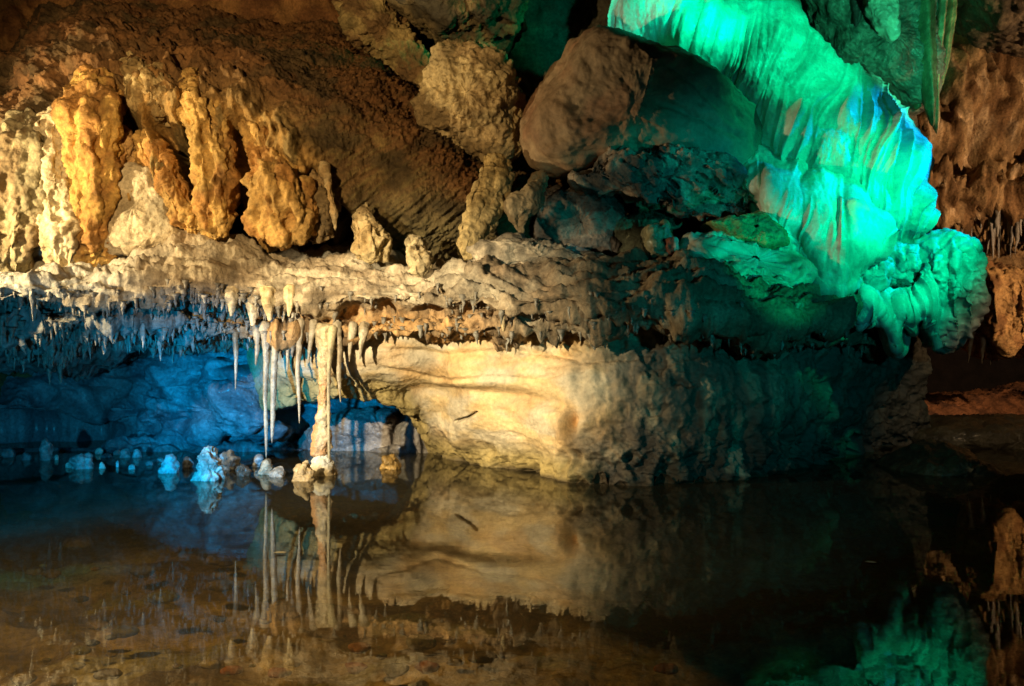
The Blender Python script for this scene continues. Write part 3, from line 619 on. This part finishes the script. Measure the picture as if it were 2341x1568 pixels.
o = inflate('flowstone_lobe', [(2215, 640), (2260, 615), (2340, 640), (2420, 660), (2430, 780), (2330, 800), (2280, 775), (2262, 838), (2245, 770), (2218, 740)], 10.6, .35, .6, M_ROCK, flat_tint((.40, .24, .09), (.22, .11, .04), 5, 2), (200, 140), .7, .9, 1, 67, .012, .008, .05, 3.,
            extra=lambda P, px, py: .09*(1-np.abs(perlin(np.stack([px/22, py/120, px*0], -1), 4))*2.2))
tag(link(o), 'brown flowstone bell with a pointed drip above the dark passage', 'flowstone')

# ================================================================== STALACTITES
def stal_variants(n, seed, lum=.2, c=(.40, .36, .28)):
    out = []
    for k in range(n):
        ns, nr = 16, 10
        t = np.linspace(0, 1, ns); a = np.linspace(0, 2*np.pi, nr, endpoint=False)
        r = (1-t)**(.55+.4*rng.rand())*(1+.16*np.sin(t*9+k)); r[0] = 1.35; r[-1] = .03
        r = np.maximum(r, .10*(1-t)**.2+.02)
        cx = .25*np.cumsum(rng.normal(size=ns))*.25; cz = .25*np.cumsum(rng.normal(size=ns))*.25
        wob = 1+lum*perlin(np.stack([np.cos(a)[None]*1.2+t[:, None]*0, np.sin(a)[None]*1.2+t[:, None]*0, t[:, None]*5+a[None]*0], -1), seed+k)*2
        P = np.stack([cx[:, None]+r[:, None]*wob*np.cos(a), cz[:, None]+r[:, None]*wob*np.sin(a), (-t[:, None]+.06)*np.ones(nr)], -1)
        tip = mix(np.array(c)*np.ones((ns, nr, 3)), np.array(c)*1.3, sst(.55, 1, t)[:, None]*np.ones((ns, nr)))
        o = grid_mesh('stalactite', P, tip, M_DRIP, wrap=True); out.append(o.data)
        bpy.data.objects.remove(o)
    return out
VAR = stal_variants(9, 2)
VAR_DARK = stal_variants(9, 32, .35, (.22, .205, .17))
def hang(p, r, l, label, grp, flat=1., var=None):
    var = var or VAR; o = bpy.data.objects.new('stalactite', var[rng.randint(len(var))]); link(o)
    o.location = p; o.scale = (r, r*flat, l); o.rotation_euler = (rng.normal()*.05, rng.normal()*.05, rng.rand()*6.28)
    return tag(o, label, 'stalactite', grp)
lpx, lpy = proj(LEDGE)
def ledge_y(x_, y_):
    m = ((lpx-x_)**2+(lpy-y_)**2 < 49) & (LV < .75)
    return min(float(np.median(LEDGE[..., 1][m])), 6.99) if m.any() else 6.98
def sites(n, x0, x1, v0, v1, dens=None):
    m = (lpx > x0) & (lpx < x1) & (LV > v0) & (LV < v1)
    idx = np.argwhere(m); got = []
    while len(got) < n:
        i, j = idx[rng.randint(len(idx))]
        got.append((LEDGE[i, j], lpx[i, j], lpy[i, j]))
    return got
# where the rows of the ledge loft fall along its profile
rowlen = np.linalg.norm(np.diff(C, axis=0), axis=-1).mean(1); rowv = np.concatenate([[0], np.cumsum(rowlen)]); rowv /= rowv[-1]
for p, x_, y_ in sites(125, -60, 650, rowv[4]-.01, rowv[7]+.18):
    s = rng.rand()
    hang(p+np.array([0, 0, .03]), .014+.020*rng.rand(), (.07+.13*s*s)*(1.15-.25*(x_/640.)), 'slim stalactite in the crowded blue lit fringe under the left part of the ledge', 'blue lit fringe of stalactites under the ledge', var=VAR_DARK)
for p, x_, y_ in sites(18, 540, 930, rowv[6]-.01, rowv[7]+.05):
    hang(p+np.array([0, 0, .012]), .007+.008*rng.rand(), .04+.10*rng.rand()**2, 'short stalactite in the lamp lit cluster around the top of the column', 'lamp lit cluster of stalactites around the column top')
for p, x_, y_ in sites(14, 440, 700, rowv[4]-.015, rowv[4]+.03):
    hang(p+np.array([0, 0, .02]), .012+.018*rng.rand(), .04+.06*rng.rand(), 'stubby cream tooth along the upper lip of the ledge', 'cream teeth along the upper lip of the ledge')
for p, x_, y_ in sites(60, 930, 1950, rowv[4]-.01, rowv[7]):
    hang(p+np.array([0, 0, .015]), .010+.016*rng.rand(), .03+.08*rng.rand()**2, 'stubby dark knob of stalactite under the right half of the ledge', 'knobby stalactites under the right half of the ledge', var=VAR_DARK)
for k in range(46):
    xq = 2105+rng.rand()*290; t = rng.rand()
    hang(W(xq, 455+45*t, 10.75+.6*t), .025+.025*rng.rand(), .25+.35*rng.rand(), 'brown stalactite in the hanging fringe on the far right wall', 'brown fringe of stalactites on the far right wall', var=VAR_DARK)
for k in range(7):
    xq = 2190+rng.rand()*170
    hang(W(xq, 745+20*rng.rand(), 10.6), .03+.02*rng.rand(), .2+.25*rng.rand(), 'brown stalactite below the flowstone bell at the right edge', 'brown stalactites below the flowstone bell')
def stuff(name, items):
    Vs, Qs, Cs, off = [], [], [], 0
    for p, r, l in items:
        me = VAR[rng.randint(len(VAR))]; n = len(me.vertices); a = np.empty(n*3, f4); me.vertices.foreach_get('co', a); a = a.reshape(-1, 3)
        th = rng.rand()*6.28; R_ = np.array([[math.cos(th), -math.sin(th), 0], [math.sin(th), math.cos(th), 0], [0, 0, 1]])
        q = np.empty(len(me.loops), np.int32); me.loops.foreach_get('vertex_index', q)
        Vs.append(a@R_.T*np.array([r, r, l])+p); Qs.append(q.reshape(-1, 4)+off); off += n
    V = np.concatenate(Vs); Q = np.concatenate(Qs); me = bpy.data.meshes.new(name); me.from_pydata(V.tolist(), [], Q.tolist())
    me.polygons.foreach_set('use_smooth', np.ones(len(Q), bool))
    a = me.attributes.new('tint', 'FLOAT_COLOR', 'POINT'); a.data.foreach_set('color', np.tile(np.array([.20, .18, .145, 1], f4), len(V))); me.materials.append(M_DRIP)
    return tag(link(bpy.data.objects.new(name, me)), 'countless tiny drip points crusting the underside of the whole ledge', 'drip crust', kind='stuff')
stuff('drip_crust', [(p+np.array([0, 0, .02]), .010+.016*rng.rand(), .03+.07*rng.rand()) for p, _, _ in sites(1100, -60, 680, rowv[4]-.02, rowv[8])+sites(260, 680, 1980, rowv[4]-.02, rowv[7])])
GL = 'long thin stalactites near the column'
ST = (.38, .33, .24)
for k, (pth, rd, lab) in enumerate([
    ([(605, 752, 6.98), (608, 810, 6.98), (606, 900, 6.98), (608, 980, 6.98), (608, 1047, 6.98)], [12, 6.5, 5, 4, 1.2], 'longest needle stalactite almost touching the water left of the column'),
    ([(634, 752, 6.96), (628, 800, 6.96), (625, 880, 6.96), (623, 960, 6.96), (621, 1013, 6.96)], [13, 8, 6.5, 5, 1.8], 'second longest needle stalactite between the longest one and the column'),
    ([(684, 745, 6.95), (683, 800, 6.95), (680, 850, 6.95), (683, 910, 6.95), (684, 968, 6.95)], [11, 6.5, 5, 3.8, 1.0], 'slightly bent needle stalactite close to the left side of the column'),
    ([(770, 752, 6.95), (776, 800, 6.93), (775, 860, 6.93), (778, 920, 6.93)], [11, 6, 4.5, 1.2], 'needle stalactite just right of the column'),
    ([(538, 770, 7.1), (539, 830, 7.1), (538, 892, 7.1)], [7, 4, 1.2], 'lone thin needle hanging left of the longest one'),
    ([(806, 755, 6.98), (800, 790, 6.98), (798, 828, 6.98)], [10, 5, 1.5], 'short crooked needle right of the column'),
    ([(832, 755, 7.0), (826, 785, 7.0), (822, 822, 7.02)], [11, 6, 1.5], 'short hooked stalactite, rightmost by the column'),
    ([(655, 755, 7.0), (657, 800, 7.0), (656, 850, 7.0)], [8, 4.5, 1.5], 'middling spike between the second needle and the bent needle'),
    ([(716, 750, 6.9), (710, 780, 6.9), (703, 832, 6.9)], [10, 6, 2], 'short spike touching the left side of the column top'),
    ([(585, 745, 6.9), (588, 790, 6.9), (584, 836, 6.9)], [10, 6, 2], 'thick spike left of the longest needle')]):
    ys = ledge_y(pth[0][0], pth[0][1]); pth = [(pth[0][0]+2, pth[0][1]-14, ys+.05)]+[(a, b, ys+.012-min(.02, .0006*(b-pth[0][1]))) for a, b, _ in pth]; rd = [rd[0]*1.1]+rd
    o = tube('stalactite', pth, rd, M_DRIP, flat_tint(ST, (.25, .2, .13), 9, k), 80, 18, 1., 70+k, .008, .005, .010, .1, 5)
    tag(link(o), lab, 'stalactite', GL)
GT = 'large cream teeth on the ledge lip'
for k, (pth, rd, lab) in enumerate([
    ([(612, 678, 6.80), (614, 702, 6.78), (617, 734, 6.78)], [17, 13, 4], 'fattest cream tooth on the ledge lip above the needle stalactites'),
    ([(662, 672, 6.80), (662, 695, 6.78), (660, 724, 6.78)], [13, 8, 2], 'sharp white tooth on the ledge lip right of the fattest one'),
    ([(575, 690, 6.82), (577, 715, 6.80), (578, 745, 6.80)], [14, 11, 4], 'broad yellowish tooth left of the fattest one'),
    ([(528, 676, 6.78), (529, 700, 6.77), (528, 724, 6.77)], [15, 9, 2], 'small cream tooth at the left of the row on the lip'),
    ([(1148, 700, 6.6), (1149, 725, 6.58), (1150, 758, 6.58)], [10, 6, 2], 'pale thin tooth hanging right of the column under the ledge')]):
    ys = ledge_y(pth[0][0], pth[0][1]); pth = [(pth[0][0]+2, pth[0][1]-14, ys+.05)]+[(a, b, ys+.012-min(.02, .0006*(b-pth[0][1]))) for a, b, _ in pth]; rd = [rd[0]*1.1]+rd
    o = tube('stalactite', pth, rd, M_DRIP, flat_tint((.62, .52, .33), (.5, .38, .2), 9, k), 50, 24, 1., 90+k, .012, .006, .012, .15, 5)
    tag(link(o), lab, 'stalactite', GT)

# --- the column, standing in the pool
root = bpy.data.objects.new('stone_column', None); link(root); root.location = W(740, 1085, yfloor(1085)); root.empty_display_size = .1
tag(root, 'dripstone column joining the ledge to the pool, with a knobby white foot', 'stone column')
YC = yfloor(1085)
def part(o, lab=None):
    link(o); o.parent = root; o.matrix_parent_inverse.identity(); 
    me = o.data; n = len(me.vertices); a = np.empty(n*3, f4); me.vertices.foreach_get('co', a); a = a.reshape(-1, 3)-np.array(root.location, f4); me.vertices.foreach_set('co', a.ravel()); me.update()
    if lab: o['label'] = lab
def shaft_t(P, px, py):
    t = mix((.58, .46, .27), (.50, .27, .11), sst(-.2, .3, fbm(P, (6, 6, 2.5), 3, .5, 3))*sst(820, 900, py))
    return mix(t, (.36, .31, .2), (1-sst(800, 860, py))*.6)
part(tube('shaft', [(746, 745, YC+.03), (743, 762, YC), (743, 790, YC), (741, 850, YC), (739, 920, YC), (737, 975, YC), (735, 1020, YC), (736, 1050, YC)], [30, 24, 18, 15, 14, 16, 20, 21], M_DRIP, shaft_t, 170, 60, 1., 5, .012, .006, .022, .10, 5, 1.2))
part(tube('drip_rib', [(762, 745, YC-.02), (760, 758, YC-.05), (755, 800, YC-.1), (751, 860, YC-.1), (751, 960, YC-.1), (752, 1050, YC-.09)], [12, 10, 7, 4.5, 3.5, 3], M_DRIP, flat_tint((.42, .36, .22)), 90, 16, 1., 6, .003, .002, .004), 'thin grey rib clinging to the shaft')
part(tube('foot', [(735, 1036, YC), (736, 1056, YC), (741, 1078, YC), (743, 1100, YC)], [14, 24, 27, 27], M_ROCK, lambda P, px, py: mix((.66, .62, .5), (.45, .33, .16), sst(1058, 1085, py)), 60, 50, 1., 7, .014, .006, .012, .0), 'knobby white foot of the column')

# ================================================================== STONES IN THE POOL
def stone(px, base, w, h, c, label, grp='stones breaking the water along the back of the pool', cat='stone', name='stone', seed=0, shape=None, n=(64, 44), lum=.012, mat=None):
    Y = yfloor(base)
    if shape is None: shape = [(-.5, .0), (-.46, -.5), (-.25, -.9), (.05, -1.), (.3, -.85), (.47, -.45), (.5, 0), (.45, .3), (0, .4), (-.45, .3)]
    o = inflate(name, [(px+a*w, base+b*h) for a, b in shape], Y+.02, w*.4*Y/F, w*.4*Y/F, mat or M_WET, flat_tint(c, None, 14, seed), n, .8, .95, min(1.1, w/45.), seed, lum*1.5, .008, .02, 9.)
    return tag(link(o), label, cat, grp)
CONE = [(-.5, 0), (-.36, -.45), (-.22, -.85), (-.1, -1.), (.15, -1.), (.24, -.8), (.36, -.4), (.5, 0), (.48, .25), (0, .3), (-.48, .25)]
SPIKE = [(-.5, 0), (-.25, -.3), (-.06, -.9), (.03, -1.), (.1, -.6), (.3, -.25), (.5, 0), (.4, .2), (-.4, .2)]
BL = (.45, .46, .44)
for k, a in enumerate([
    (104, 1052, 28, 52, BL, 'tall slanting blue grey stone at the left end of the stone row', None),
    (129, 1052, 11, 14, WHITE, 'tiny bright pebble right of the tall slanting stone', None),
    (157, 1069, 18, 14, WHITE, 'small bright white dome stone in front of the broad blue block', None),
    (187, 1071, 48, 35, BL, 'broad blue block stone, widest in the left row', None),
    (226, 1038, 17, 15, WHITE, 'small pale round stone behind the broad blue block', None),
    (245, 1047, 28, 11, BL, 'flat blue stone beside the small pale round stone', None),
    (268, 1040, 15, 12, WHITE, 'little bright stone at the end of the flat blue stone', None),
    (233, 1071, 19, 18, WHITE, 'tiny white spiked cone right of the broad blue block', SPIKE),
    (285, 1046, 26, 18, (.3, .32, .3), 'dull blue stone in the middle of the stone row', None),
    (312, 1046, 17, 20, BL, 'upright small blue stone right of the dull blue stone', None),
    (268, 1068, 8, 18, BL, 'thin upright sliver of stone in the stone row', None),
    (301, 1073, 17, 14, (.36, .37, .34), 'small grey cube like stone at the water edge', None),
    (366, 1056, 19, 10, BL, 'flat bright stone just behind the flat topped cone', None),
    (387, 1081, 42, 43, (.52, .53, .5), 'flat topped blue cone stalagmite left of the white one', CONE),
    (429, 1069, 25, 25, BL, 'rounded blue stone between the two stalagmites', None),
    (439, 1029, 36, 40, (.10, .16, .07), 'dark green pointed stone by the back wall', CONE),
    (526, 1073, 52, 44, (.5, .5, .46), 'lumpy pale blue stone right of the white stalagmite', None),
    (591, 1067, 25, 28, (.44, .45, .43), 'round blue stone behind the longest needle stalactite', None),
    (553, 1088, 32, 26, (.16, .09, .05), 'dark brown wet stone right of the white stalagmite', None),
    (606, 1085, 32, 36, (.48, .38, .24), 'knobbly tan stone directly below the longest needle stalactite', CONE),
    (631, 1090, 32, 24, (.52, .46, .36), 'pale lumpy stone touching the knobbly tan one', None),
    (695, 1098, 48, 50, (.46, .33, .16), 'bumpy brown stone at the left side of the column foot', None),
    (890, 1072, 46, 28, (.40, .25, .07), 'lone ochre stone in the water right of the column', None),
    (20, 1045, 36, 20, (.2, .22, .22), 'dark stone at the far left end of the pool', None),
    (60, 1052, 26, 16, (.26, .28, .28), 'dim blue stone between the far left stone and the tall slanting one', None),
    (340, 1064, 20, 12, (.3, .31, .3), 'low dim stone left of the flat topped cone', None)]):
    stone(*a[:6], seed=100+k, shape=a[6])
stone(476, 1097, 66, 82, (.74, .70, .58), 'tallest white stalagmite standing in the pool among blue stones', cat='stalagmite', name='stalagmite', seed=140, shape=CONE, n=(110, 80), lum=.02)
# low wet slabs of the right shore
o = inflate('rock_slab', [(2020, 1068), (2090, 1030), (2150, 1008), (2200, 1030), (2262, 1076), (2262, 1098), (2140, 1105), (2030, 1095)], 7.4, .5, .5, M_WET, flat_tint((.11, .10, .06)), (120, 70), .8, .9, 1, 151, .01, .006, .03)
tag(link(o), 'low dark triangular rock standing in the water at the right', 'rock slab')
o = inflate('rock_slab', [(2030, 990), (2110, 962), (2240, 952), (2420, 950), (2480, 990), (2470, 1060), (2300, 1050), (2080, 1020)], 9.2, .5, .6, M_WET, flat_tint((.10, .09, .06)), (140, 70), .7, .9, 1, 152, .01, .006, .03)
tag(link(o), 'broad flat dark rock at the right shore behind the triangular rock', 'rock slab')

# --- stones and leaves on the bed and on the surface
def bed_stone(px, py, w, h, c, label, grp, seed, z=-.17):
    Y = (H-z)*F/(py-HY)
    o = inflate('stone', [(CX+(math.cos(t)*w/2*(1+.15*math.sin(3*t+seed))), HY+math.sin(t)*w/2*.8*(1+.12*math.cos(2*t+seed))) for t in np.linspace(0, 6.28, 16, endpoint=False)], Y, w*.3*Y/F, w*.3*Y/F, M_BED, flat_tint(c, None, 10, seed), (40, 26), .9, 1., .5, seed, .008, .004, .02, 6., center=(CX, HY))
    me = o.data; n = len(me.vertices); a = np.empty(n*3, f4); me.vertices.foreach_get('co', a); a = a.reshape(-1, 3)
    a -= np.array([0, Y, H], f4); a[:, 2] *= .55; me.vertices.foreach_set('co', a.ravel()); me.update()
    o.location = W(px, py, Y); link(o)
    return tag(o, label, 'stone', grp)
for k, (px, py, w, h, c, lab) in enumerate([
    (480, 1520, 46, 28, (.44, .36, .15), 'yellowish rounded stone on the pool bed near the lower edge'),
    (530, 1532, 50, 30, (.55, .2, .06), 'orange stone on the pool bed right of the yellowish one'),
    (640, 1538, 54, 34, (.56, .20, .06), 'brightest orange stone on the pool bed at the lower edge'),
    (815, 1525, 60, 44, (.42, .15, .05), 'large dull orange stone on the pool bed below the reflected column'),
    (820, 1480, 50, 30, (.38, .18, .07), 'brown orange stone above the large dull orange one on the bed'),
    (975, 1525, 56, 36, (.30, .12, .05), 'dark red stone on the pool bed, right of the orange ones'),
    (1520, 1528, 56, 30, (.40, .17, .04), 'lone orange stone on the dark bed at the bottom centre'),
    (225, 1440, 26, 22, (.40, .32, .15), 'small tan pebble on the bed at the lower left'),
    (175, 1240, 70, 30, (.34, .30, .16), 'dim olive stone on the bed below the blue stones'),
    (370, 1365, 70, 44, (.22, .22, .14), 'greyish green stone on the bed left of the reflected needles')]):
    bed_stone(px, py, w, h, c, lab, 'stones seen through the water on the pool bed', 200+k)
for k in range(60):
    px, py = rng.rand()*1200-20, 1240+rng.rand()*330
    bed_stone(px, py, 20+rng.rand()**2*60, 20, [(.2, .15, .07), (.27, .2, .09), (.13, .1, .06), (.24, .22, .12)][k % 4], 'small brown stone scattered on the murky pool bed', 'small brown stones scattered on the pool bed', 300+k, -.22)
def leaf(px, py, w, lab, c, rot):
    Y = yfloor(py); n = 14; L_ = w*Y/F
    t = np.linspace(0, 1, n)[:, None]; s = np.linspace(-1, 1, 7)[None]
    wd = .32*np.sin(np.pi*t)**.8
    P = np.stack([(t-.5)*L_+s*0, s*wd*L_, .006+.02*L_*s*s+.01*L_*np.sin(t*5)], -1)
    o = grid_mesh('leaf', P, c, M_SOFT); link(o); o.location = W(px, py, Y); o.rotation_euler.z = rot
    tag(o, lab, 'leaf', 'leaves floating on the pool')
leaf(640, 1266, 30, 'pale leaf floating on the pool beside the reflected needles', (.5, .42, .26), .2)
leaf(1990, 1288, 26, 'grey leaf floating alone on the dark right side of the pool', (.4, .4, .34), -.3)

# ================================================================== LAMPS AND ADDED FILL LIGHTS
def aim(o, tgt):
    from mathutils import Vector
    o.rotation_euler = (Vector(tgt)-o.location).to_track_quat('-Z', 'Y').to_euler()
def spot(name, loc, tgt, energy, color, size, blend, rad=.04):
    l = bpy.data.lights.new(name, 'SPOT'); l.energy = energy; l.color = color; l.spot_size = math.radians(size); l.spot_blend = blend; l.shadow_soft_size = rad
    o = bpy.data.objects.new(name, l); link(o); o.location = loc; aim(o, tgt); return o
WARM = (1., .81, .50)
spot('warm_spot_wall', (-2.8, 2.6, 1.72), W(1000, 915, 7.2), 2300, WARM, 38, .9)
spot('warm_spot_pillars', (-4.3, 5.75, 1.68), W(440, 420, 7.25), 520, (1., .77, .42), 92, .4)
spot('warm_fill', (-2.6, 2.2, 2.6), W(590, 180, 7.6), 950, (1., .68, .32), 55, .6)
spot('warm_fill_pool', (-2.7, 2.2, 2.4), W(640, 1450, 4.2), 520, (1., .76, .40), 66, .9)  # light added beside the wall lamp to brighten the pool bed
spot('blue_spot', (-2.4, 2.3, .5), W(600, 940, 8.4), 1900, (.0, .43, 1.), 26, 1.)
spot('blue_fill', (-2.6, 3.0, .4), W(230, 990, 7.8), 300, (.02, .52, .95), 44, .9)
spot('blue_fill_water', (-2.7, 3.6, 1.1), W(150, 1150, 5.9), 240, (.0, .45, 1.), 48, .9)  # added blue light that tints the murky water at the left
spot('teal_fill_boulder', (3.4, 4.6, 2.0), W(1580, 450, 7.2), 210, (.0, .72, .62), 28, .9)  # extra teal light, added for the boulder's right side and the slab below
spot('teal_fill_roof', (1.2, 4.8, 2.95), W(1330, 30, 9.2), 300, (.0, .85, .62), 20, .8)  # added to lift the dark roof rock above the boulder
spot('teal_fill_front', (2.0, 3.4, 2.1), W(1640, 280, 7.1), 48, (.0, .75, .72), 14, 1.)  # frontal light added to put teal on the boulder's right face
spot('green_spot', (3.2, 5.5, 2.2), W(2010, 510, 7.2), 300, (.0, .95, .42), 62, .8)
spot('green_fill', (.9, 3.6, 2.0), W(1880, 370, 7.3), 90, (.0, 1., .42), 25, .8)
spot('green_fill_top', (3.1, 6.5, 4.2), W(1780, 170, 7.7), 220, (.0, 1., .42), 48, .7)  # second green light, added to fill the shadow band on the upper cascade
spot('green_spot_roof', (1.6, 7.0, 3.62), W(1500, 40, 8.1), 60, (.0, 1., .48), 125, .6)
spot('green_fill_slabs', (2.5, 4.4, .75), W(1710, 580, 6.9), 230, (.0, .95, .42), 20, .8)  # added light that turns the slabs bright green
spot('cyan_spot', (4.9, 6.8, 3.3), W(2110, 390, 7.5), 520, (.0, .42, 1.), 42, .5)
spot('green_fill_curtain', (3.2, 6.8, 2.5), W(2000, 60, 9.2), 190, (.05, 1., .45), 48, .6)  # added green light for the drip curtains at the upper right
spot('teal_fill', (2.2, 3.0, 1.2), W(1660, 790, 7.), 130, (.0, .55, .60), 62, .9)
spot('amber_spot', (6.6, 7.2, 2.2), W(2280, 420, 11.2), 680, (1., .62, .34), 98, .6)
spot('amber_fill_shore', (3.6, 3.6, 2.2), W(2230, 1000, 9.), 210, (1., .66, .34), 30, .9)  # amber light added to lift the dim bank and shore rock

w = bpy.data.worlds.new('World'); scene.world = w; w.use_nodes = True
w.node_tree.nodes['Background'].inputs['Color'].default_value = (.02, .012, .006, 1); w.node_tree.nodes['Background'].inputs['Strength'].default_value = .15

# ================================================================== CAMERA
cd = bpy.data.cameras.new('camera'); cam = bpy.data.objects.new('camera', cd); link(cam)
cam.location = (0, 0, H); cam.rotation_euler = (math.pi/2, 0, 0); cd.sensor_width = 36; cd.lens = 36*F/2341.; cd.clip_end = 200; cd.clip_start = .05
scene.camera = cam
scene.view_settings.view_transform = 'Standard'; scene.view_settings.look = 'None'; scene.view_settings.exposure = 0; scene.view_settings.gamma = 1
scene.cycles.use_denoising = True
scene.cycles.max_bounces = 5; scene.cycles.diffuse_bounces = 3; scene.cycles.glossy_bounces = 3; scene.cycles.transparent_max_bounces = 6
scene.cycles.caustics_reflective = False; scene.cycles.caustics_refractive = False
